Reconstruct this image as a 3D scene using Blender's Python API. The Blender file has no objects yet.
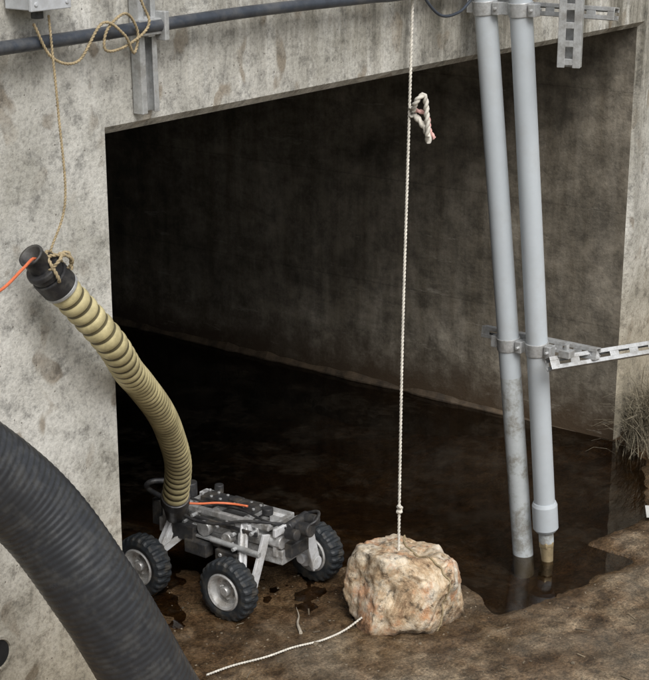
import bpy, bmesh, math, random
from mathutils import Vector, Matrix, noise as mn
random.seed(7)
scene = bpy.context.scene
scene.view_settings.view_transform = 'Standard'
scene.view_settings.look = 'None'
scene.view_settings.exposure = 0
COL = scene.collection

# ------------------------------------------------------------------ materials
class M:
    def __init__(s, name):
        s.m = bpy.data.materials.new(name); s.m.use_nodes = True
        s.nt = s.m.node_tree; s.n = s.nt.nodes; s.l = s.nt.links
        s.b = s.n['Principled BSDF']; s.out = s.n['Material Output']
        s.tc = s.n.new('ShaderNodeTexCoord')
    def vec(s, scale=(1, 1, 1)):
        if scale == (1, 1, 1): return s.tc.outputs['Object']
        mp = s.n.new('ShaderNodeMapping'); mp.inputs['Scale'].default_value = scale
        s.l.new(s.tc.outputs['Object'], mp.inputs['Vector']); return mp.outputs[0]
    def noise(s, scale, detail=4, rough=.6, st=(1, 1, 1), dist=0):
        t = s.n.new('ShaderNodeTexNoise'); t.inputs['Scale'].default_value = scale
        t.inputs['Detail'].default_value = detail; t.inputs['Roughness'].default_value = rough
        t.inputs['Distortion'].default_value = dist
        s.l.new(s.vec(st), t.inputs['Vector']); return t.outputs['Fac']
    def voro(s, scale, st=(1, 1, 1), feat='F1'):
        t = s.n.new('ShaderNodeTexVoronoi'); t.inputs['Scale'].default_value = scale; t.feature = feat
        s.l.new(s.vec(st), t.inputs['Vector']); return t.outputs['Distance']
    def ramp(s, fac, stops):
        r = s.n.new('ShaderNodeValToRGB'); e = r.color_ramp.elements
        while len(e) < len(stops): e.new(.5)
        for i, (p, c) in enumerate(stops):
            e[i].position = p
            if not hasattr(c, '__len__'): c = (c, c, c)
            e[i].color = (*c, 1)
        s.l.new(fac, r.inputs[0]); return r.outputs[0]
    def mix(s, fac, a, b, mode='MIX'):
        x = s.n.new('ShaderNodeMix'); x.data_type = 'RGBA'; x.blend_type = mode
        for idx, v in ((0, fac), (6, a), (7, b)):
            if hasattr(v, 'links'): s.l.new(v, x.inputs[idx])
            elif hasattr(v, '__len__'): x.inputs[idx].default_value = (*v, 1)
            else:
                x.inputs[idx].default_value = v if idx == 0 else (v, v, v, 1)
        return x.outputs[2]
    def math(s, op, a, b=0.0):
        x = s.n.new('ShaderNodeMath'); x.operation = op
        for i, v in enumerate((a, b)):
            if hasattr(v, 'links'): s.l.new(v, x.inputs[i])
            else: x.inputs[i].default_value = v
        return x.outputs[0]
    def sep(s, axis):
        x = s.n.new('ShaderNodeSeparateXYZ'); s.l.new(s.tc.outputs['Object'], x.inputs[0]); return x.outputs[axis]
    def rng(s, v, a, b, c=0, d=1):
        x = s.n.new('ShaderNodeMapRange'); s.l.new(v, x.inputs[0])
        for i, q in enumerate((a, b, c, d)): x.inputs[i+1].default_value = q
        return x.outputs[0]
    def bump(s, h, strength=.3, dist=.01, prev=None):
        x = s.n.new('ShaderNodeBump'); x.inputs['Strength'].default_value = strength
        x.inputs['Distance'].default_value = dist; s.l.new(h, x.inputs['Height'])
        if prev: s.l.new(prev, x.inputs['Normal'])
        return x.outputs[0]
    def set(s, **k):
        for a, v in k.items():
            i = s.b.inputs[a.replace('_', ' ')]
            if hasattr(v, 'links'): s.l.new(v, i)
            elif hasattr(v, '__len__') and len(v) == 3: i.default_value = (*v, 1)
            else: i.default_value = v
        return s.m

def concrete_front():
    q = M('weathered_concrete')
    big = q.noise(1.4, 6, .70, dist=.4)
    c = q.ramp(big, [(.32, (.34, .33, .285)), (.47, (.53, .52, .475)), (.66, (.69, .68, .635))])
    st = q.ramp(q.noise(3.0, 6, .74, (2.4, 2.4, .24), .3), [(.38, (.30, .285, .25)), (.50, (.64, .62, .58)), (.64, 1.0)])
    zt = q.rng(q.math('ADD', q.sep(2), q.math('MULTIPLY', q.sep(0), .28)), 2.1, 2.95, .12, 1.0)
    c = q.mix(zt, c, st, 'MULTIPLY')
    sp = q.ramp(q.noise(8.5, 2, .4, (1, 1, .75), .3), [(.60, 0), (.645, 1)])
    area = q.ramp(big, [(.40, .15), (.55, 1)])
    c = q.mix(q.math('MULTIPLY', q.math('MULTIPLY', sp, area), .68), c, (.20, .155, .10))
    med = q.noise(11, 6, .8)
    c = q.mix(.9, c, q.ramp(med, [(.36, .42), (.49, .95), (.68, 1.1)]), 'MULTIPLY')
    fine = q.noise(70, 3, .75)
    c = q.mix(.7, c, q.ramp(fine, [(.35, .62), (.55, 1.06)]), 'MULTIPLY')
    pit = q.ramp(q.voro(24), [(.04, 1), (.085, 0)])
    c = q.mix(q.math('MULTIPLY', pit, .6), c, (.12, .1, .08))
    low = q.rng(q.math('ADD', q.sep(2), q.math('MULTIPLY', med, .8)), .85, 1.6, .85, 0)
    c = q.mix(low, c, q.mix(1, c, (.74, .66, .53), 'MULTIPLY'))
    hgt = q.math('ADD', q.math('MULTIPLY', fine, .25), med)
    n = q.bump(q.math('SUBTRACT', hgt, pit), .5, .012)
    return q.set(Base_Color=c, Roughness=.9, Normal=n)

def concrete_inside():
    q = M('stained_concrete')
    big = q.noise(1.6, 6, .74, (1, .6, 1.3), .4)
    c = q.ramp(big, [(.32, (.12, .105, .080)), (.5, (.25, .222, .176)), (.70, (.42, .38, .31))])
    st = q.ramp(q.noise(2.4, 5, .7, (2, 2.4, .3)), [(.36, (.5, .47, .42)), (.6, 1.0)])
    c = q.mix(.8, c, st, 'MULTIPLY')
    w = q.math('FRACT', q.math('MULTIPLY', q.sep(2), 1.62))
    c = q.mix(.6, c, q.ramp(w, [(0.0, .5), (.018, 1)]), 'MULTIPLY')
    med = q.noise(9, 5, .8)
    c = q.mix(.85, c, q.ramp(med, [(.36, .45), (.6, 1.15)]), 'MULTIPLY')
    low = q.rng(q.math('ADD', q.sep(2), q.math('MULTIPLY', med, .35)), .22, .50, 1, 0)
    c = q.mix(low, c, (.065, .042, .022))
    white = q.ramp(q.noise(5, 5, .8, (1, .4, 2.5)), [(.62, 0), (.70, .4)])
    c = q.mix(white, c, (.5, .47, .4))
    deep = q.rng(q.sep(1), .8, 3.4, 0, .68)       # daylight falloff farther in, painted into the wall colour
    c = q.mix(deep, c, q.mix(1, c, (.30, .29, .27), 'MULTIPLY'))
    n = q.bump(q.math('ADD', med, q.math('MULTIPLY', q.noise(50, 3, .7), .3)), .4, .012)
    return q.set(Base_Color=c, Roughness=.85, Normal=n)

def ground_mat():
    q = M('wet_silt')
    z = q.sep(2)
    a = q.ramp(q.noise(2.6, 6, .76, dist=.4), [(.34, (.09, .058, .031)), (.47, (.235, .165, .10)), (.64, (.42, .335, .225))])
    med = q.noise(13, 6, .82)
    c = q.mix(.9, a, q.ramp(med, [(.38, .30), (.6, 1.15)]), 'MULTIPLY')
    g = q.ramp(q.noise(1.7, 4, .6), [(.50, 0), (.62, 1)])
    c = q.mix(q.math('MULTIPLY', g, .35), c, (.24, .215, .165))
    wet = q.rng(q.math('ADD', z, q.math('MULTIPLY', q.noise(3.2, 5, .75), .085)), .048, .082, 1, 0)
    c = q.mix(wet, c, q.mix(1, c, (.42, .35, .28), 'MULTIPLY'))
    grain = q.noise(95, 3, .78)
    c = q.mix(.85, c, q.ramp(grain, [(.4, .5), (.6, 1.2)]), 'MULTIPLY')
    high = q.rng(z, .7, 1.3, 0, 1)
    c = q.mix(high, c, (.07, .08, .03))
    r = q.rng(wet, 0, 1, .9, .22)
    n = q.bump(q.math('ADD', q.math('MULTIPLY', grain, .25), med), .6, .02)
    return q.set(Base_Color=c, Roughness=r, Normal=n)

def water_mat():
    q = M('murky_water')
    q.n.remove(q.b)
    tr = q.n.new('ShaderNodeBsdfTransparent'); tr.inputs[0].default_value = (.52, .44, .33, 1)
    gl = q.n.new('ShaderNodeBsdfGlossy'); gl.inputs['Roughness'].default_value = .02
    fr = q.n.new('ShaderNodeFresnel'); fr.inputs[0].default_value = 1.42
    n = q.bump(q.noise(5, 2, .5), .03, .02)
    q.l.new(n, gl.inputs['Normal']); q.l.new(n, fr.inputs['Normal'])
    mx = q.n.new('ShaderNodeMixShader')
    q.l.new(fr.outputs[0], mx.inputs[0]); q.l.new(tr.outputs[0], mx.inputs[1]); q.l.new(gl.outputs[0], mx.inputs[2])
    df = q.n.new('ShaderNodeBsdfDiffuse'); df.inputs[0].default_value = (.10, .082, .06, 1)
    sc = q.ramp(q.noise(3.4, 8, .82, (1, .8, 1), .15), [(.50, 0), (.66, .16), (.78, .6)])
    m2 = q.n.new('ShaderNodeMixShader')
    q.l.new(sc, m2.inputs[0]); q.l.new(mx.outputs[0], m2.inputs[1]); q.l.new(df.outputs[0], m2.inputs[2])
    q.l.new(m2.outputs[0], q.out.inputs[0])
    return q.m

def simple(name, col, rough=.5, metal=0, var=.35, scale=12, bump=.15, dirt=None, bs=60):
    q = M(name)
    lo = tuple(x*(1-var) for x in col); hi = tuple(min(1, x*(1+var*.6)) for x in col)
    nz = q.noise(scale, 4, .7)
    c = q.ramp(nz, [(.35, lo), (.65, hi)])
    if dirt:
        d = q.ramp(q.noise(scale*.6+1, 5, .75), [(.48, 0), (.62, 1)])
        c = q.mix(q.math('MULTIPLY', d, dirt[1]), c, dirt[0])
    r = q.rng(nz, .3, .7, min(1, rough+.15), max(.05, rough-.12))
    k = dict(Base_Color=c, Roughness=r, Metallic=metal)
    if bump: k['Normal'] = q.bump(q.noise(bs, 2, .6), bump, .004)
    return q.set(**k)

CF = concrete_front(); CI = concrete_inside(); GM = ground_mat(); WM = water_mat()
ASPH = simple('asphalt', (.05, .05, .05), .9)
RUB = simple('black_rubber', (.02, .02, .022), .5, 0, .4, 9, .2, ((.09, .085, .075), .6))
HOSEB = simple('dusty_black_hose', (.028, .030, .034), .34, 0, .25, 26, 0, ((.062, .062, .06), .6))
TYRE = simple('tyre_rubber', (.018, .022, .026), .55, 0, .3, 20, .2, ((.08, .07, .055), .6))
HY = simple('hose_yellow', (.56, .49, .27), .45, 0, .25, 10, 0, ((.27, .23, .12), .55))
HD = simple('hose_valley_dark', (.115, .098, .05), .6, 0, .3, 10, 0)
ALU = simple('cast_aluminium', (.58, .58, .575), .36, .5, .35, 22, .2, ((.19, .165, .13), .7))
RIMM = simple('rim_aluminium', (.64, .64, .63), .36, .5, .25, 22, .15, ((.22, .19, .15), .6))
WALU = simple('pale_aluminium', (.76, .77, .78), .40, .2, .15, 18, .1, ((.32, .29, .24), .55))
DMET = simple('dark_metal', (.06, .06, .062), .40, .4, .4, 20, .2, ((.18, .155, .12), .5))
PVC = simple('grey_pvc', (.46, .50, .53), .45, 0, .06, 4, 0, ((.42, .44, .45), .5))
PVCD = simple('dirty_pvc', (.45, .48, .49), .5, 0, .08, 14, .1, ((.20, .185, .15), .75))
GALV = simple('galvanised_steel', (.50, .51, .51), .45, .45, .25, 25, .1, ((.22, .2, .17), .5))
CPIPE = simple('dark_conduit', (.04, .048, .062), .4, 0, .3, 10, 0, ((.11, .11, .11), .5))
ROPE = simple('white_rope', (.62, .59, .52), .85, 0, .25, 30, 0)
PINK = simple('pink_rope', (.70, .42, .38), .85, 0, .2, 40, 0)
JUTE = simple('jute_rope', (.34, .27, .16), .9, 0, .3, 40, 0)
ORG = simple('orange_cable', (.68, .17, .07), .45, 0, .15, 20, 0)
BRASS = simple('brass', (.50, .40, .24), .45, .6, .25, 20, .1)
STRAW = simple('dead_grass_straw', (.27, .235, .165), .9, 0, .5, 30, 0)
BOXM = simple('grey_plastic', (.50, .52, .54), .5, 0, .15, 12, 0, ((.3, .3, .29), .4))
PAPER = simple('pale_plate', (.55, .55, .53), .6, 0, .1, 12, .05)

def rock_mat():
    q = M('limestone')
    c = q.ramp(q.noise(6.5, 6, .75, dist=.6), [(.33, (.22, .13, .07)), (.43, (.50, .36, .22)), (.51, (.70, .58, .42)), (.64, (.80, .73, .61))])
    p = q.ramp(q.noise(5, 5, .75), [(.50, 0), (.60, .8)])
    c = q.mix(p, c, (.58, .29, .14))
    f = q.noise(24, 6, .82)
    c = q.mix(.95, c, q.ramp(f, [(.38, .20), (.46, .80), (.6, 1.1)]), 'MULTIPLY')
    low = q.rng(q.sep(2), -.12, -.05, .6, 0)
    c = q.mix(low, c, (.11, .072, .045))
    n = q.bump(f, .8, .016)
    return q.set(Base_Color=c, Roughness=.9, Normal=n)
RM = rock_mat()

# ------------------------------------------------------------------ helpers
def link(o, parent=None):
    COL.objects.link(o)
    if parent: o.parent = parent
    return o
def empty(name, loc=(0, 0, 0)):
    e = bpy.data.objects.new(name, None); e.location = loc; e.empty_display_size = .1
    COL.objects.link(e); return e
class MB:
    """mesh builder: collects boxes / cylinders"""
    def __init__(s): s.bm = bmesh.new()
    def box(s, c, size, R=None, mi=0):
        r = bmesh.ops.create_cube(s.bm, size=1)
        m = Matrix.Translation(c) @ (R.to_4x4() if R else Matrix()) @ Matrix.Diagonal((*size, 1))
        bmesh.ops.transform(s.bm, matrix=m, verts=r['verts'])
        for f in {f for v in r['verts'] for f in v.link_faces}: f.material_index = mi
        return s
    def cyl(s, a, b, r0, r1=None, n=24, mi=0):
        a = Vector(a); b = Vector(b); d = b-a
        r1 = r0 if r1 is None else r1
        r = bmesh.ops.create_cone(s.bm, cap_ends=True, segments=n, radius1=r0, radius2=r1, depth=d.length)
        m = Matrix.Translation((a+b)/2) @ d.to_track_quat('Z', 'Y').to_matrix().to_4x4()
        bmesh.ops.transform(s.bm, matrix=m, verts=r['verts'])
        for f in {f for v in r['verts'] for f in v.link_faces}:
            f.material_index = mi; f.smooth = len(f.verts) == 4
            if len(f.verts) != 4:
                for e in f.edges: e.smooth = False
        return s
    def bar(s, a, b, w, h, mi=0, up=(0, 0, 1)):
        a = Vector(a); b = Vector(b); x = (b-a).normalized(); u = Vector(up)
        y = u.cross(x).normalized(); z = x.cross(y)
        R = Matrix((x, y, z)).transposed()
        return s.box((a+b)/2, ((b-a).length, w, h), R, mi)
    def done(s, name, mats, parent=None, bevel=0, loc=None):
        me = bpy.data.meshes.new(name); s.bm.to_mesh(me); s.bm.free()
        for m in (mats if isinstance(mats, (list, tuple)) else [mats]): me.materials.append(m)
        o = bpy.data.objects.new(name, me)
        if loc: o.location = loc
        if bevel:
            b = o.modifiers.new('bevel', 'BEVEL'); b.width = bevel; b.segments = 2; b.limit_method = 'ANGLE'
            b.angle_limit = math.radians(40)
        return link(o, parent)

def catmull(pts, n):
    P = [Vector(p) for p in pts]; P = [P[0]*2-P[1]]+P+[P[-1]*2-P[-2]]
    out = []
    for i in range(1, len(P)-2):
        for k in range(n):
            t = k/n; a, b, c, d = P[i-1:i+3]
            out.append(.5*((2*b)+(c-a)*t+(2*a-5*b+4*c-d)*t*t+(3*b-a-3*c+d)*t**3))
    out.append(P[-2]); return out
def resample(C, step):
    L = [0]
    for i in range(1, len(C)): L.append(L[-1]+(C[i]-C[i-1]).length)
    n = max(2, int(L[-1]/step)); out = []; j = 0
    for k in range(n+1):
        s = L[-1]*k/n
        while j < len(L)-2 and L[j+1] < s: j += 1
        t = (s-L[j])/max(1e-9, L[j+1]-L[j]); out.append(C[j].lerp(C[j+1], min(1, t)))
    return out, L[-1]
def frames(C):
    T = [(C[min(i+1, len(C)-1)]-C[max(i-1, 0)]).normalized() for i in range(len(C))]
    u = T[0].orthogonal().normalized(); U = []
    for t in T:
        u = (u-t*u.dot(t)).normalized(); U.append(u)
    return T, U
def sweep(name, pts, rf, step, sides, mats, parent=None, mf=None, smooth=True, closed_caps=True, n=24):
    C, L = resample(catmull(pts, n), step)
    T, U = frames(C); bm = bmesh.new(); rings = []
    for i, c in enumerate(C):
        s = L*i/(len(C)-1); r = rf(s, L) if callable(rf) else rf
        v = T[i].cross(U[i])
        rings.append([bm.verts.new(c+(U[i]*math.cos(a)+v*math.sin(a))*r) for a in [2*math.pi*k/sides for k in range(sides)]])
    for i in range(len(rings)-1):
        for k in range(sides):
            f = bm.faces.new((rings[i][k], rings[i][(k+1) % sides], rings[i+1][(k+1) % sides], rings[i+1][k]))
            f.smooth = smooth
            if mf: f.material_index = mf(L*(i+.5)/(len(C)-1), L)
    if closed_caps:
        bm.faces.new(rings[0][::-1]); bm.faces.new(rings[-1])
    me = bpy.data.meshes.new(name); bm.to_mesh(me); bm.free()
    for m in (mats if isinstance(mats, (list, tuple)) else [mats]): me.materials.append(m)
    return link(bpy.data.objects.new(name, me), parent)
def rope(name, pts, r, mat, parent=None, pitch=None, n=24):
    """two-strand twisted rope as a single mesh"""
    pitch = pitch or r*4.5
    C, L = resample(catmull(pts, n), pitch/6); T, U = frames(C); bm = bmesh.new()
    for ph in (0, math.pi):
        rings = []
        for i, c in enumerate(C):
            s = L*i/(len(C)-1); a = 2*math.pi*s/pitch+ph; v = T[i].cross(U[i])
            cc = c+(U[i]*math.cos(a)+v*math.sin(a))*r*.36
            rings.append([bm.verts.new(cc+(U[i]*math.cos(b)+v*math.sin(b))*r*.66) for b in [2*math.pi*k/6 for k in range(6)]])
        for i in range(len(rings)-1):
            for k in range(6):
                f = bm.faces.new((rings[i][k], rings[i][(k+1) % 6], rings[i+1][(k+1) % 6], rings[i+1][k])); f.smooth = True
    me = bpy.data.meshes.new(name); bm.to_mesh(me); bm.free(); me.materials.append(mat)
    return link(bpy.data.objects.new(name, me), parent)

# ------------------------------------------------------------------ setting
CH = .026
W, H = 3.75, 2.208            # culvert opening
TH = .40
bm = bmesh.new()
def ring(pl, y): return [bm.verts.new((x, y, z)) for x, z in pl]
f0 = ring([(-6, -.6), (-.008, -.6), (-.008, H), (W+CH, H), (W+CH, -.6), (10, -.6), (10, 3.3), (-6, 3.3)], 0)
f1 = ring([(-6, -.6), (CH-.01, -.6), (CH-.01, H-CH), (W, H-CH), (W, -.6), (10, -.6), (10, 3.3), (-6, 3.3)], CH)
f2 = ring([(-6, -.6), (CH-.01, -.6), (CH-.01, H-CH), (W, H-CH), (W, -.6), (10, -.6), (10, 3.3), (-6, 3.3)], TH)
bm.faces.new(f0); bm.faces.new(f2[::-1])
for i in range(8):
    j = (i+1) % 8
    bm.faces.new((f0[j], f0[i], f1[i], f1[j]))
    f = bm.faces.new((f1[j], f1[i], f2[i], f2[j]))
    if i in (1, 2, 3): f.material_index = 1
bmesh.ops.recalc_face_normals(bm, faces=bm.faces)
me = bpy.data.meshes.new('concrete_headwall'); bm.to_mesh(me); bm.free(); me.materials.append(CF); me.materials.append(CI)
link(bpy.data.objects.new('concrete_headwall', me))

cul = empty('box_culvert')
LN = 11
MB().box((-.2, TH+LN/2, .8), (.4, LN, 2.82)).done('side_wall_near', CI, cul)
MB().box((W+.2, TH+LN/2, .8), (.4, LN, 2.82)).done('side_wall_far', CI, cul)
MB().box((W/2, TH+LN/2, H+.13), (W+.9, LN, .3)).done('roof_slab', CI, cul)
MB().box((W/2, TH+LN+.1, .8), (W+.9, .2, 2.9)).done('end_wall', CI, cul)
bm = bmesh.new(); N = 240; prev = None
for i in range(N+1):
    y = .25+(LN+.1)*i/N; j = mn.fractal(Vector((3, y*3.2, 0)), .8, 2, 4)*.022; fd = min(1, i/20)
    w_ = max(.002, (.022+j)*fd+.001); h_ = max(.003, (.034+j)*fd+.001)
    rg = [bm.verts.new(p) for p in ((W+.02, y, -.3), (W-w_, y, -.3), (W-w_*.9, y, h_*.25), (W-w_*.3, y, h_*.75), (W-.001, y, h_), (W+.02, y, h_))]
    if prev:
        for k in range(6): bm.faces.new((prev[k], prev[(k+1) % 6], rg[(k+1) % 6], rg[k]))
    else: bm.faces.new(rg)
    prev = rg
bmesh.ops.recalc_face_normals(bm, faces=bm.faces)
me = bpy.data.meshes.new('haunch'); bm.to_mesh(me); bm.free(); me.materials.append(simple('slimy_mortar', (.085, .062, .04), .6, 0, .6, 9, .3))
link(bpy.data.objects.new('haunch', me), cul)

MB().box((2, TH+5, 2.95), (15.9, 9.9, .5)).done('road', ASPH)

LAND = [(-60, -60), (-60, .25), (.0, .3), (.2, 2.2), (.75, 1.35), (1.0, 1.0), (1.34, .60), (1.66, .25), (1.80, -.24), (1.62, -.53), (2.47, -.735),
        (2.50, -.49), (2.95, -.57), (3.6, -.22), (3.9, .02), (60, .4), (60, -60)]
def land_sd(x, y):
    ins = False; d = 1e9; n = len(LAND)
    for i in range(n):
        x1, y1 = LAND[i]; x2, y2 = LAND[(i+1) % n]
        if (y1 > y) != (y2 > y) and x < (x2-x1)*(y-y1)/(y2-y1)+x1: ins = not ins
        dx, dy = x2-x1, y2-y1; t = max(0, min(1, ((x-x1)*dx+(y-y1)*dy)/(dx*dx+dy*dy)))
        d = min(d, math.hypot(x-x1-t*dx, y-y1-t*dy))
    return d if ins else -d
def ss(a, b, x):
    t = max(0, min(1, (x-a)/(b-a))); return t*t*(3-2*t)
def gh(x, y):
    p = Vector((x, y, 0))
    slab = ss(1.5, 2.0, x)
    sd = land_sd(x, y)+mn.fractal(p*5, 1, 2, 4)*(.07-.05*slab)
    inner = (1-slab)*ss(-.75, -.15, y)
    if sd > 0: h = .004+.018*ss(0, .3-.2*slab, sd)+.018*ss(.3, .9, sd)-.021*inner*ss(0, .3, sd)
    else: h = .004-.09*ss(0, .45, -sd)-.16*ss(.5, 1.6, -sd)-.03*ss(0, .04, -sd)*slab
    h += mn.fractal(p*2.2, 1, 2, 3)*.011+mn.fractal(p*11, 1, 2, 4)*.0055
    h += .42*ss(.18, -.35, x)*ss(-1.1, -.25, y)*(1-ss(.3, .5, y))
    h += .17*ss(3.6, 4.1, x)*ss(-1.0, -.1, y)*(1-ss(.1, .3, y))
    far = max(ss(-2.0, -3.6, x)*1.35+ss(-4, -9, x)*1.7, ss(5.5, 9.5, x)*3.0, ss(12, 13, y)*3.2, ss(-9, -16, y)*3.1)
    if y > .2 and -.3 < x < W+.3 and y < 11.5: far = 0
    return h+far
def axis(lo, hi, st, far):
    a = []; x = lo
    while x < hi: a.append(x); x += st
    s = st; x = hi
    while x < far: a.append(x); s *= 1.22; x += s
    a.append(far); s = st; x = lo
    pre = []
    while True:
        s *= 1.22; x -= s
        if x < -far: break
        pre.append(x)
    pre.append(-far)
    return pre[::-1]+a
XS = axis(-.7, 4.1, .018, 400); YS = axis(-1.6, 1.6, .018, 400)
verts = [(x, y, gh(x, y)) for y in YS for x in XS]
nx = len(XS)
faces = [(j*nx+i, j*nx+i+1, (j+1)*nx+i+1, (j+1)*nx+i) for j in range(len(YS)-1) for i in range(nx-1)]
me = bpy.data.meshes.new('ground'); me.from_pydata(verts, [], faces); me.update()
me.materials.append(GM); me.polygons.foreach_set('use_smooth', [True]*len(faces))
link(bpy.data.objects.new('ground', me))
bm = bmesh.new()
bm.faces.new([bm.verts.new(p) for p in ((-.1, -2.2, 0), (5, -2.2, 0), (5, LN+.3, 0), (-.1, LN+.3, 0))])
me = bpy.data.meshes.new('water'); bm.to_mesh(me); bm.free(); me.materials.append(WM)
link(bpy.data.objects.new('water', me))

bm = bmesh.new()
for i in range(1100):
    x = random.uniform(.2, 3.4); y = random.uniform(-1.5, .9)
    if land_sd(x, y) < .02: continue
    r = random.uniform(.002, .006)*(2.4 if random.random() < .06 else 1)
    res = bmesh.ops.create_icosphere(bm, subdivisions=1, radius=r)
    s = [random.uniform(.6, 1.4) for _ in range(2)]+[random.uniform(.35, .8)]
    m = Matrix.Translation((x, y, gh(x, y)+r*.2)) @ Matrix.Rotation(random.random()*6, 4, 'Z') @ Matrix.Diagonal((*s, 1))
    bmesh.ops.transform(bm, matrix=m, verts=res['verts'])
me = bpy.data.meshes.new('gravel'); bm.to_mesh(me); bm.free(); me.materials.append(simple('gravel_stone', (.18, .145, .10), .85, 0, .7, 6))
link(bpy.data.objects.new('gravel', me))
bm = bmesh.new()
for i in range(45):
    x = random.uniform(.6, 3.2); y = random.uniform(-1.3, .5)
    if land_sd(x, y) < .03: continue
    l = random.uniform(.015, .06)*(1.8 if i < 5 else 1); w_ = random.uniform(.0012, .003)
    r = bmesh.ops.create_cube(bm, size=1)
    m = Matrix.Translation((x, y, max(0, gh(x, y))+.004)) @ Matrix.Rotation(random.random()*6, 4, 'Z') @ Matrix.Rotation(random.uniform(-.1, .1), 4, 'Y') @ Matrix.Diagonal((l, w_*2, w_, 1))
    bmesh.ops.transform(bm, matrix=m, verts=r['verts'])
me = bpy.data.meshes.new('twig_litter'); bm.to_mesh(me); bm.free(); me.materials.append(simple('twig', (.19, .15, .10), .9, 0, .6, 5))
link(bpy.data.objects.new('twig_litter', me))
sweep('driftwood_stick', [(1.02, .035, .018), (1.07, .09, .022), (1.13, .13, .020), (1.19, .19, .017)], lambda s, L: .007*(1.1-s/L), .01, 8, simple('pale_wood', (.34, .30, .24), .9, 0, .3, 30), None)

# ------------------------------------------------------------------ conduit, boxes, struts
cp = empty('wall_conduit')
sweep('pipe', [(-6, -.06, 2.50), (-3, -.06, 2.495), (-.47, -.06, 2.50), (.59, -.06, 2.512), (1.33, -.06, 2.505), (1.9, -.055, 2.50), (6, -.055, 2.52)], .020, .05, 20, CPIPE, cp)
mb = MB()
for x in (-1.6, .15, 1.75): mb.box((x, -.035, 2.505), (.03, .062, .06))
mb.done('saddles', GALV, cp, .003)
jb = empty('junction_box')
mb = MB().box((-.32, -.06, 2.675), (.15, .10, .15)).box((-.32, -.114, 2.675), (.156, .012, .156))
for dx in (-.06, .06): mb.cyl((-.32+dx, -.118, 2.617), (-.32+dx, -.124, 2.617), .007, n=10)
mb.done('housing', BOXM, jb, .006)
MB().cyl((-.32, -.06, 2.60), (-.32, -.06, 2.57), .018).done('gland', DMET, jb, .002)

def strut(mb, a, b, w, d, face, pitch=.10, slot=.055, t=.004):
    a = Vector(a); b = Vector(b); x = (b-a).normalized(); f = Vector(face); f = (f-x*f.dot(x)).normalized()
    y = f.cross(x); R = Matrix((x, y, f)).transposed(); L = (b-a).length
    def bx(cx, cy, cz, sx, sy, sz): mb.box(a+x*cx+y*cy+f*cz, (sx, sy, sz), R)
    sw = w*.34
    for sgn in (-1, 1):
        bx(L/2, sgn*(sw/2+(w-sw)/4), 0, L, (w-sw)/2, t)
        bx(L/2, sgn*(w/2-t/2), -d/2-t*.6, L-.002, t, d)
        bx(L/2, sgn*(w/2-.008-t), -d-t*.5, L-.004, .014, t)
    s = 0
    while s < L-.001:
        l = min(pitch-slot, L-s); bx(s+l/2, 0, -.0004, l, sw+.002, t-.001); s += pitch
def channel_open(mb, a, b, w, d, face, t=.005):
    a = Vector(a); b = Vector(b); x = (b-a).normalized(); f = Vector(face); f = (f-x*f.dot(x)).normalized()
    y = f.cross(x); R = Matrix((x, y, f)).transposed(); L = (b-a).length
    def bx(cx, cy, cz, sx, sy, sz): mb.box(a+x*cx+y*cy+f*cz, (sx, sy, sz), R)
    bx(L/2, 0, -d, L, w-.002, t)
    for sgn in (-1, 1):
        bx(L/2, sgn*(w/2-t/2), -d/2, L-.001, t, d)
        bx(L/2, sgn*(w/2-w*.15), -.001, L-.002, w*.30-.002, t)
ws = empty('channel_strut')
mb = MB(); channel_open(mb, (.14, -.045, 3.1), (.158, -.045, 2.235), .078, .038, (0, -1, 0))
mb.done('channel', GALV, ws, .0015)
MB().box((.152, -.055, 2.505), (.12, .028, .05)).box((.2, -.06, 2.505), (.02, .05, .09)).done('clamp', GALV, ws, .003)

fr = empty('pipe_support_frame')
def armY(mb, x, z, y0, y1, w=.05):
    strut(mb, (x, y0, z), (x, y1, z), w, .04, (-1, 0, .15), .09, .05)
mb = MB(); armY(mb, 2.11, 2.42, 0.0, -.66); mb.done('upper_arm', GALV, fr, .0015)
mb = MB(); strut(mb, (2.0, -.53, 2.95), (2.0, -.53, 2.215), .09, .035, (-1, -.3, 0), .07, .045); mb.box((2.025, -.522, 2.58), (.004, .06, .73)); mb.done('hanging_channel', GALV, fr, .0015)
mb = MB(); armY(mb, 2.235, 1.0, 0.06-.1, -.60); mb.done('lower_arm', GALV, fr, .0015)
mb = MB(); strut(mb, (2.06, -.48, .985), (3.25, -1.10, .985), .055, .04, (-.4, -.8, .5), .1, .055)
mb.box((2.12, -.52, 1.02), (.05, .05, .03)).cyl((2.12, -.52, 1.03), (2.12, -.52, 1.06), .012, n=6)
mb.done('brace', GALV, fr, .0015)
MB().box((3.3, -1.12, .55), (.08, .08, 1.3)).box((3.3, -1.12, .02), (.25, .25, .02)).done('post', GALV, fr, .003)

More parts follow.
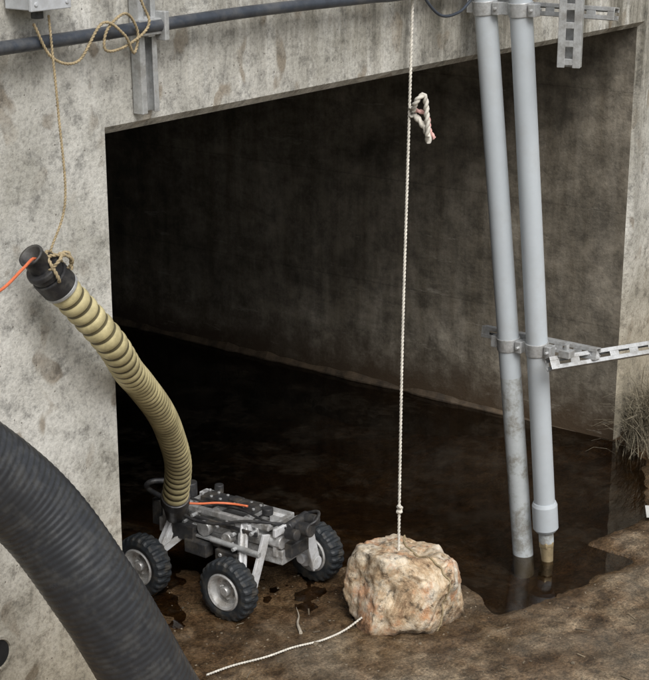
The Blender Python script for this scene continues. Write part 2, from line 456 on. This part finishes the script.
# ------------------------------------------------------------------ grey pipes
A0, A1 = Vector((1.965, -.07, 3.3)), Vector((2.25, -.30, -.15))
def onA(z): t = (z-A0.z)/(A1.z-A0.z); return A0.lerp(A1, t)
B0, B1 = Vector((1.985, -.235, 3.3)), Vector((2.235, -.405, .10))
def onB(z): t = (z-B0.z)/(B1.z-B0.z); return B0.lerp(B1, t)
R0 = .046
pa = empty('grey_pipe')
MB().cyl(A0, onA(.85), R0, n=48).done('upper_length', PVC, pa)
MB().cyl(onA(.8505), A1, R0-.0002, n=48).done('lower_length', PVCD, pa)
pb = empty('grey_pipe.001')
MB().cyl(B0, onB(.27), R0, n=48).done('length', PVC, pb)
MB().cyl(onB(.27), onB(.16), .056, n=40).cyl(onB(.16), onB(.145), .056, .045, n=40).cyl(onB(.285), onB(.27), .05, .056, n=40).done('coupling', PVC, pb)
MB().cyl(onB(.146), onB(.09), .033, n=32).done('nipple', PVCD, pb)
MB().cyl(onB(.095), onB(.07), .036, n=6).cyl(onB(.07), onB(-.02), .030, .025, n=24).done('strainer', BRASS, pb, .002)
def clampring(mb, c, ax, r):
    mb.cyl(c-ax*.028, c+ax*.028, r+.005, n=32)
    mb.box(c+Vector((-.01, -r-.018, 0)), (.05, .03, .05)); mb.box(c+Vector((.0, r+.016, 0)), (.04, .03, .05))
    mb.cyl(c+Vector((-.05, -r-.02, 0)), c+Vector((.04, -r-.02, 0)), .007, n=8)
for nm, z in (('upper_clamps', 2.42), ('lower_clamps', 1.0)):
    mb = MB()
    for fn, A, B in ((onA, A0, A1), (onB, B0, B1)):
        clampring(mb, fn(z), (A-B).normalized(), R0)
    mb.done(nm, GALV, fr, .003)
cb = empty('electrical_cable')
sweep('lead', [(1.60, -.05, 2.62), (1.66, -.07, 2.50), (1.76, -.09, 2.41), (1.88, -.10, 2.41), (1.97, -.10, 2.45)], .006, .02, 8, CPIPE, cb)

# ------------------------------------------------------------------ black suction hose
bh = empty('large_black_hose')
sweep('hose_body', [(-3.6, -1.6, 1.62), (-2.5, -.95, 1.78), (-1.75, -.6, 1.95), (-1.33, -.52, 1.785), (-1.0, -.61, 1.48), (-.86, -.74, 1.18), (-.70, -.84, .78), (-.5, -.98, .36), (-.1, -1.2, .16), (.5, -1.65, .16), (1.0, -2.6, .17)],
      lambda s, L: .116+.0008*math.sin(s*2*math.pi/.019), .0040, 48, HOSEB, bh, n=60)

# ------------------------------------------------------------------ yellow ribbed hose
yh = empty('ribbed_suction_hose')
HP = [(-.375, -.13, 1.82), (-.27, -.14, 1.70), (-.165, -.145, 1.575), (-.03, -.08, 1.44), (.14, .03, 1.32), (.42, .21, 1.11), (.68, .40, .90), (.92, .58, .65), (1.03, .70, .44)]
PT = .044
def ribr(s, L):
    k = (s/PT) % 1.0; b = .046+.006*s/L
    return b+.0045*math.sin(math.pi*k/.75)**.6 if 0 < k < .75 else b
sweep('ribbed_body', HP, ribr, PT/11, 32, [HY, HD], yh, mf=lambda s, L: 0 if (s/PT) % 1 < .73 else 1, n=40)
d0 = (Vector(HP[0])-Vector(HP[1])).normalized(); e = Vector(HP[0])
MB().cyl(e-d0*.028, e+d0*.03, .057, n=32).cyl(e+d0*.03, e+d0*.05, .051, n=32).cyl(e+d0*.05, e+d0*.068, .056, .053, n=32).done('end_coupling', RUB, yh, .004)
bm = bmesh.new(); T_ = d0; u_ = T_.orthogonal().normalized(); v_ = T_.cross(u_); prev = None
for (t, r) in ((.065, .036), (.115, .036), (.118, .040), (.125, .038), (.122, .031), (.07, .030), (.07, .0)):
    rg = [bm.verts.new(e+T_*t+(u_*math.cos(2*math.pi*k/28)+v_*math.sin(2*math.pi*k/28))*r) for k in range(28)]
    if prev:
        for k in range(28): bm.faces.new((prev[k], prev[(k+1) % 28], rg[(k+1) % 28], rg[k])).smooth = True
    prev = rg
me = bpy.data.meshes.new('open_stub'); bm.to_mesh(me); bm.free(); me.materials.append(RUB); link(bpy.data.objects.new('open_stub', me), yh)
MB().cyl(e-d0*.040, e-d0*.028, .0565, n=32).done('hose_clamp', GALV, yh, .002)
tip = e+d0*.09
hl = empty('hanging_line')
rope('line', [(-.30, -.085, 2.58), (-.305, -.11, 2.3), (-.315, -.13, 2.05), tuple(tip+Vector((.055, 0, .02)))], .0045, JUTE, hl)
rope('binding', [tuple(tip+Vector((.045, -.01, -.02))+Vector((.035*math.cos(a), .04*math.sin(a*1.3)-.02, .040*math.sin(a)))) for a in [k*.7 for k in range(26)]], .006, JUTE, hl)
rope('binding_tail', [tuple(tip+Vector((.05, -.04, .02))), tuple(tip+Vector((.075, -.055, .02))), tuple(tip+Vector((.08, -.06, -.03)))], .006, JUTE, hl)
lp = empty('jute_rope')
rope('loop', [(-.36, -.085, 2.56), (-.30, -.09, 2.46), (-.20, -.095, 2.44), (-.1, -.1, 2.54), (-.02, -.11, 2.50), (.03, -.10, 2.44), (.06, -.09, 2.50), (.0, -.1, 2.56), (-.08, -.1, 2.52),
              (-.09, -.1, 2.46), (.0, -.1, 2.465), (.10, -.1, 2.52), (.07, -.09, 2.62), (0.0, -.09, 2.9)], .005, JUTE, lp)
oc = empty('orange_cable')
sweep('cable', [(-1.6, -.9, 2.0), (-.95, -.36, 1.91), (-.72, -.27, 1.885), (-.56, -.2, 1.905), tuple(tip+Vector((-.03, -.02, .02))), tuple(tip+Vector((0.01, 0, -.01)))], .0045, .02, 10, ORG, oc)

# ------------------------------------------------------------------ crawler robot
rb = empty('pipe_inspection_crawler', (1.22, .56, 0))
O = Vector((1.22, .56, 0))
def wheel(name, c):
    e = Vector(c)-O; w = .092
    bm = bmesh.new()
    prof = [(.078, -.40), (.086, -.48), (.103, -.5), (.120, -.44), (.129, -.33), (.131, -.15), (.131, .15), (.129, .33), (.120, .44), (.103, .5), (.086, .48), (.078, .40)]
    n = 96; rings = []
    for k in range(n):
        a = 2*math.pi*k/n
        rg = []
        for j, (r, t) in enumerate(prof):
            if 3 <= j <= 8:
                r += .0026 if (k+(2 if j > 5 else 0)) % 4 < 2 else -.0026
            rg.append(bm.verts.new((t*w, r*math.cos(a), r*math.sin(a))))
        rings.append(rg)
    for k in range(n):
        A = rings[k]; B = rings[(k+1) % n]
        for j in range(len(prof)-1):
            f = bm.faces.new((A[j], A[j+1], B[j+1], B[j])); f.smooth = j in (0, 1, 9, 10)
    bmesh.ops.recalc_face_normals(bm, faces=bm.faces)
    me = bpy.data.meshes.new(name+'_tyre'); bm.to_mesh(me); bm.free(); me.materials.append(TYRE)
    o = link(bpy.data.objects.new(name+'_tyre', me), rb); o.location = e
    bm = bmesh.new(); prof = [(.0, -.38), (.017, -.38), (.020, -.34), (.022, -.14), (.044, -.08), (.058, -.14), (.066, -.44), (.075, -.50), (.0815, -.44), (.0815, .44), (.075, .50), (.066, .44), (.058, .14), (.044, .08), (.022, .14), (.020, .36), (.0, .36)]
    n = 40; rings = []
    for k in range(n):
        a = 2*math.pi*k/n; rings.append([bm.verts.new((t*w, r*math.cos(a), r*math.sin(a))) for r, t in prof])
    for k in range(n):
        A = rings[k]; B = rings[(k+1) % n]
        for j in range(len(prof)-1):
            f = bm.faces.new((A[j], A[j+1], B[j+1], B[j])); f.smooth = True
    bmesh.ops.remove_doubles(bm, verts=bm.verts, dist=1e-5)
    bmesh.ops.recalc_face_normals(bm, faces=bm.faces)
    for k in range(6):
        a = 2*math.pi*k/6+.3; qv = Vector((0, math.cos(a)*.034, math.sin(a)*.034))
        for sg in (-1, 1):
            r = bmesh.ops.create_cone(bm, cap_ends=True, segments=6, radius1=.0055, radius2=.0055, depth=.014)
            bmesh.ops.transform(bm, matrix=Matrix.Translation(qv+Vector((sg*.014, 0, 0))) @ Matrix.Rotation(math.pi/2, 4, 'Y'), verts=r['verts'])
    me = bpy.data.meshes.new(name+'_rim'); bm.to_mesh(me); bm.free(); me.materials.append(RIMM)
    o = link(bpy.data.objects.new(name+'_rim', me), rb); o.location = e
    md = o.modifiers.new('es', 'EDGE_SPLIT'); md.split_angle = math.radians(35)
WH = [(.980, .375, .128, 1), (.955, .825, .122, 1), (1.485, .310, .130, -1), (1.46, .80, .125, -1)]
for i, (x, y, z, s) in enumerate(WH): wheel('wheel_%d' % (i+1), (x, y, z))
def P(x, y, z): return Vector((x, y, z))-O
mb = MB()
mb.bar(P(1.21, .90, .225), P(1.235, .24, .235), .15, .065)
mb.bar(P(1.165, .80, .285), P(1.175, .32, .295), .05, .05)
mb.bar(P(1.275, .80, .285), P(1.29, .32, .295), .05, .05)
mb.bar(P(1.145, .78, .345), P(1.16, .30, .355), .024, .026)
mb.bar(P(1.30, .78, .345), P(1.315, .30, .355), .024, .026)
for y in (.31, .44, .60, .74): mb.box(P(1.228, y, .353), (.15, .022, .022))
for y in (.36, .52, .68, .79): mb.cyl(P(1.15, y, .30), P(1.15, y, .345), .009, n=10).cyl(P(1.305, y, .30), P(1.305, y, .345), .009, n=10)
mb.cyl(P(1.14, .62, .285), P(1.105, .62, .285), .034, n=24).cyl(P(1.14, .49, .275), P(1.10, .49, .275), .026, n=24)
mb.cyl(P(1.228, .30, .30), P(1.228, .75, .30), .032, n=24)
for y in (.34, .40, .66, .72): mb.cyl(P(1.228, y-.008, .30), P(1.228, y+.008, .30), .040, n=24)
mb.box(P(1.235, .27, .30), (.17, .022, .13)).box(P(1.215, .86, .29), (.17, .022, .13))
mb.cyl(P(1.17, .30, .30), P(1.17, .24, .30), .028, n=20).cyl(P(1.30, .30, .30), P(1.30, .24, .30), .028, n=20)
mb.done('chassis', ALU, rb, .004)
mb = MB()
mb.bar(P(1.22, .70, .378), P(1.235, .42, .384), .075, .028)
mb.box(P(1.21, .92, .27), (.13, .05, .12)); mb.box(P(1.24, .225, .265), (.12, .04, .06))
mb.cyl(P(1.17, .22, .35), P(1.17, .165, .355), .024, n=20).cyl(P(1.25, .22, .345), P(1.25, .155, .35), .030, n=20)
mb.cyl(P(1.31, .23, .365), P(1.31, .17, .37), .024, n=20).cyl(P(1.20, .24, .36), P(1.33, .24, .37), .02, n=16)
mb.cyl(P(1.22, .79, .355), P(1.22, .79, .42), .033, n=20).cyl(P(1.31, .70, .36), P(1.31, .70, .40), .02, n=16).cyl(P(1.22, .36, .38), P(1.22, .36, .41), .024, n=20)
mb.bar(P(1.36, .80, .28), P(1.38, .28, .28), .03, .06)
mb.box(P(1.105, .72, .25), (.035, .12, .07)).box(P(1.225, .53, .40), (.05, .05, .016))
mb.bar(P(1.125, .80, .315), P(1.125, .34, .325), .012, .02)
mb.box(P(1.10, .47, .205), (.05, .12, .05)).box(P(1.10, .64, .20), (.05, .12, .06))
mb.done('motor_and_lamps', DMET, rb, .004)
mb = MB()
for (wx, wy, wz, s) in WH:
    cx = 1.228-s*.085; yo = .05 if wy < .5 else -.05
    mb.cyl(P(wx+s*.02, wy, wz), P(wx+s*.11, wy, wz), .022, n=20)
    a = P(cx, wy+yo, .35); b = P(wx+s*.075, wy, wz-.015)
    mb.bar(a, b, .052, .014, up=(s, 0, .6))
    mb.bar(a, b, .010, .034, up=(s, 0, .6))
    a = P(cx, wy+yo*2.6, .27); b = P(wx+s*.085, wy+yo*.2, wz+.02)
    mb.bar(a, b, .026, .016, up=(s, 0, .6))
    mb.cyl(P(wx+s*.05, wy, wz), P(wx+s*.085, wy, wz), .042, n=24)
    mb.box(P(cx+s*.01, wy+yo, .335), (.05, .075, .04))
# front yoke plates seen from the channel side
mb.bar(P(1.32, .235, .345), P(1.405, .245, .10), .014, .055, up=(1, 0, .4))
mb.bar(P(1.135, .30, .335), P(1.065, .325, .09), .014, .045, up=(1, 0, -.4))
mb.box(P(1.235, .252, .355), (.22, .014, .035))
mb.cyl(P(1.40, .235, .125), P(1.40, .26, .125), .03, n=20)
mb.done('axle_arms', WALU, rb, .003)
mb = MB()
for (x, y, z) in ((1.125, .36, .33), (1.125, .55, .31), (1.125, .68, .33), (1.08, .42, .26), (1.09, .5, .21), (1.125, .46, .30), (1.125, .73, .29)):
    mb.cyl(P(x-.02, y, z), P(x+.02, y, z), .009, n=6)
for y in (.42, .47, .52, .60, .65, .70): mb.cyl(P(1.20, y, .39), P(1.20, y, .398), .007, n=6).cyl(P(1.25, y, .39), P(1.25, y, .398), .007, n=6)
mb.box(P(1.12, .56, .245), (.03, .34, .010))
mb.cyl(P(1.09, .30, .26), P(1.09, .56, .26), .012, n=12)
mb.done('brackets_and_bolts', GALV, rb, .001)
hb = Vector(HP[-1])-O
dd = (Vector(HP[-1])-Vector(HP[-2])).normalized()
MB().cyl(hb-dd*.01, hb+dd*.045, .062, n=32).cyl(hb+dd*.045, P(1.15, .80, .28), .055, .05, n=28).done('hose_connector', DMET, rb, .004)
sweep('cable_orange', [P(1.06, .70, .40), P(1.10, .63, .40), P(1.14, .57, .405), P(1.18, .52, .40), P(1.2, .45, .40)], .005, .01, 10, ORG, rb)
sweep('cable_a', [P(1.1, .78, .36), P(1.08, .66, .33), P(1.09, .52, .34), P(1.13, .40, .37), P(1.2, .25, .37)], .007, .01, 8, RUB, rb)
sweep('cable_b', [P(1.23, .19, .36), P(1.27, .15, .385), P(1.33, .18, .40), P(1.33, .26, .37)], .007, .01, 8, RUB, rb)
sweep('cable_c', [P(1.14, .84, .44), P(1.08, .88, .445), P(1.08, .91, .41), P(1.16, .90, .34)], .012, .01, 12, RUB, rb)
sweep('cable_d', [P(1.18, .79, .37), P(1.17, .66, .375), P(1.185, .50, .385), P(1.17, .34, .375), P(1.19, .24, .36)], .005, .01, 8, RUB, rb)

# ------------------------------------------------------------------ rock + rope
rnd = random.Random(5)
bm = bmesh.new(); bmesh.ops.create_icosphere(bm, subdivisions=6, radius=1)
planes = [((-.80, -.45, .12), .70), ((.45, -.85, .20), .74), ((.15, .05, 1), .60), ((-.35, -.55, .75), .76),
          ((-.6, -.5, -.5), .80), ((.9, -.1, .45), .76), ((-.1, -1, -.15), .72), ((-.9, .3, .2), .78), ((.5, -.45, .75), .76), ((.8, -.6, -.2), .84)]
planes = [(Vector(a).normalized(), b) for a, b in planes]
planes += [(Vector((rnd.gauss(0, 1), rnd.gauss(0, 1), rnd.gauss(0, .8))).normalized(), rnd.uniform(.84, 1.0)) for _ in range(12)]
pits = [(Vector((rnd.gauss(-.3, .6), rnd.gauss(-.7, .4), rnd.gauss(.2, .5))).normalized(), rnd.uniform(.04, .11), rnd.uniform(.04, .09)) for _ in range(30)]
for v in bm.verts:
    p = v.co.copy(); dirn = v.co.normalized()
    wv = mn.noise_vector(p*2.2)*.03
    for nrm, d in planes:
        k = (p+wv).dot(nrm)
        if k > d: p -= nrm*(k-d)
    qv = p.copy()
    f = mn.fractal(qv*1.2+Vector((5, 1, 2)), 1, 2, 2)*.06-abs(mn.fractal(qv*2.3+Vector((1, 9, 3)), .8, 2, 6))*.09+mn.fractal(qv*9, .7, 2, 5)*.014
    f += mn.cell(qv*1.9+Vector((.3, .1, .7)))*.035
    for pd, pr_, dp in pits:
        dist = (dirn-pd).length
        if dist < pr_: f -= dp*(1-(dist/pr_)**2)
    p *= 1.10+f
    v.co = Vector((p.x*.245, p.y*.245, p.z*.25))
for f in bm.faces: f.smooth = True
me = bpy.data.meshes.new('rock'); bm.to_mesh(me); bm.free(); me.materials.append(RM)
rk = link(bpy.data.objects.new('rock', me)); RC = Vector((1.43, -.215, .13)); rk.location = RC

br = empty('weighted_rope')
rope('line', [(1.655, -.035, 3.2), (1.65, -.035, 2.47), (1.60, -.06, 1.95), (1.52, -.10, 1.2), (1.44, -.15, .62), (1.395, -.18, .25)], .0068, ROPE, br)
def knot(name, c, r, mat):
    rope(name, [Vector(c)+Vector((math.cos(a)*r*.7, math.sin(a)*r*.7, r*1.3*math.sin(a*.5))) for a in [k*.8 for k in range(20)]], .008, mat, br)
knot('knot', (1.615, -.065, 2.05), .013, ROPE)
rope('tail_1', [(1.60, -.08, 2.06), (1.575, -.11, 2.10), (1.60, -.13, 2.12), (1.62, -.13, 2.04), (1.63, -.13, 1.96)], .012, ROPE, br)
rope('tail_2', [(1.61, -.08, 2.04), (1.625, -.11, 2.0), (1.645, -.12, 1.96), (1.65, -.12, 1.93)], .014, ROPE, br)
rope('tail_3', [(1.61, -.08, 2.06), (1.635, -.12, 2.04), (1.655, -.12, 1.98), (1.675, -.13, 1.945)], .010, PINK, br)
knot('knot_low', (1.42, -.165, .47), .010, ROPE)
bpy.context.view_layer.update()
def onrock(d):
    d = Vector(d).normalized(); hit = rk.ray_cast(d*.6, -d)
    return (hit[1] if hit[0] else d*.22)+d*.004
loop = []
u = (Vector((-.62, -.45, 0)).normalized()*.9+Vector((.25, -.3, .0))).normalized(); v = Vector((0.1, 0.1, 1)).normalized()
for k in range(0, 61):
    a = 2*math.pi*k/60
    loop.append(onrock(v*math.cos(a)+u*math.sin(a)+Vector((.30, -.30, 0))*math.sin(a)**2)+RC)
rope('rock_sling', loop, .0045, JUTE, br, n=4)
gp = lambda x, y: (x, y, max(0, gh(x, y))+.007)
tp = [onrock((-.8, .3, -.25))+RC, gp(1.14, -.09), gp(1.02, -.07), gp(.9, -.02), gp(.78, .02), gp(.66, .09), gp(.55, .13)]
rope('ground_tail', tp, .0050, ROPE, br)

# ------------------------------------------------------------------ dead grass
bm = bmesh.new()
for i in range(1000):
    bx = random.gauss(3.83, .09); by = random.gauss(-.16, .07)
    if by > -.02: by = -.03
    a = random.uniform(0, 2*math.pi); Lg = random.uniform(.12, .42); lean = random.uniform(.3, 1.2); w_ = random.uniform(.0015, .003)
    h0 = gh(bx, by)-.01; pr = None; side = Vector((-math.sin(a), math.cos(a), 0))*w_
    for k in range(5):
        t = k/4; p = Vector((bx+math.cos(a)*Lg*lean*t*t, min(-.01, by+math.sin(a)*Lg*lean*t*t), h0+Lg*(t-.45*lean*t*t)))
        cur = (bm.verts.new(p-side*(1-t*.8)), bm.verts.new(p+side*(1-t*.8)))
        if pr: bm.faces.new((pr[0], pr[1], cur[1], cur[0]))
        pr = cur
me = bpy.data.meshes.new('dead_grass'); bm.to_mesh(me); bm.free(); me.materials.append(STRAW)
link(bpy.data.objects.new('dead_grass', me))

dr = empty('weep_hole')
bm = bmesh.new()
for (y0, y1, r0, r1) in ((-.012, -.012, .05, .058), (-.012, .002, .058, .060), (-.012, -.004, .05, .046)):
    n = 32; a_ = [bm.verts.new((-.58+r0*math.cos(2*math.pi*k/n), y0, .64+r0*math.sin(2*math.pi*k/n))) for k in range(n)]
    b_ = [bm.verts.new((-.58+r1*math.cos(2*math.pi*k/n), y1, .64+r1*math.sin(2*math.pi*k/n))) for k in range(n)]
    for k in range(n): bm.faces.new((a_[k], a_[(k+1) % n], b_[(k+1) % n], b_[k]))
me = bpy.data.meshes.new('rim'); bm.to_mesh(me); bm.free(); me.materials.append(CF); link(bpy.data.objects.new('rim', me), dr)
MB().cyl((-.58, -.003, .64), (-.58, -.006, .64), .05, n=32).done('bore', simple('dark_bore', (.01, .01, .01), .9), dr)
MB().box((2.93, -.60, .04), (.13, .08, .006), Matrix.Rotation(.5, 3, 'Z')).done('metal_plate', PAPER)

# ------------------------------------------------------------------ light
el = math.radians(50)
S = Vector((-.40, -.62, 0)).normalized()*math.cos(el); S.z = math.sin(el)
w = bpy.data.worlds.new('World'); scene.world = w; w.use_nodes = True
nt = w.node_tree; bg = nt.nodes['Background']
sk = nt.nodes.new('ShaderNodeTexSky'); sk.sky_type = 'NISHITA'; sk.sun_disc = False
sk.sun_elevation = el; sk.sun_rotation = math.atan2(S.x, S.y); sk.dust_density = 4
hs = nt.nodes.new('ShaderNodeHueSaturation'); hs.inputs['Saturation'].default_value = .3
nt.links.new(sk.outputs[0], hs.inputs['Color']); nt.links.new(hs.outputs[0], bg.inputs[0])
bg.inputs[1].default_value = .15
sl = bpy.data.lights.new('sun', 'SUN'); sl.energy = 2.1; sl.angle = math.radians(30); sl.color = (1, .985, .96)
so = link(bpy.data.objects.new('sun', sl)); so.rotation_euler = S.to_track_quat('Z', 'Y').to_euler(); so.location = S*20

# ------------------------------------------------------------------ camera
cd = bpy.data.cameras.new('camera'); cam = link(bpy.data.objects.new('camera', cd))
a, p = math.radians(36.6), math.radians(17.5)
F = Vector((math.cos(a)*math.cos(p), math.sin(a)*math.cos(p), -math.sin(p)))
R = Vector((math.sin(a), -math.cos(a), 0)); U = R.cross(F)
m = Matrix((R, U, -F)).transposed().to_4x4(); m.translation = Vector((-3.5, -3.44, 3.05))
cam.matrix_world = m
cd.sensor_fit = 'VERTICAL'; cd.sensor_height = 24; cd.lens = 24*1580/680; cd.clip_end = 2000; cd.clip_start = .05
scene.camera = cam
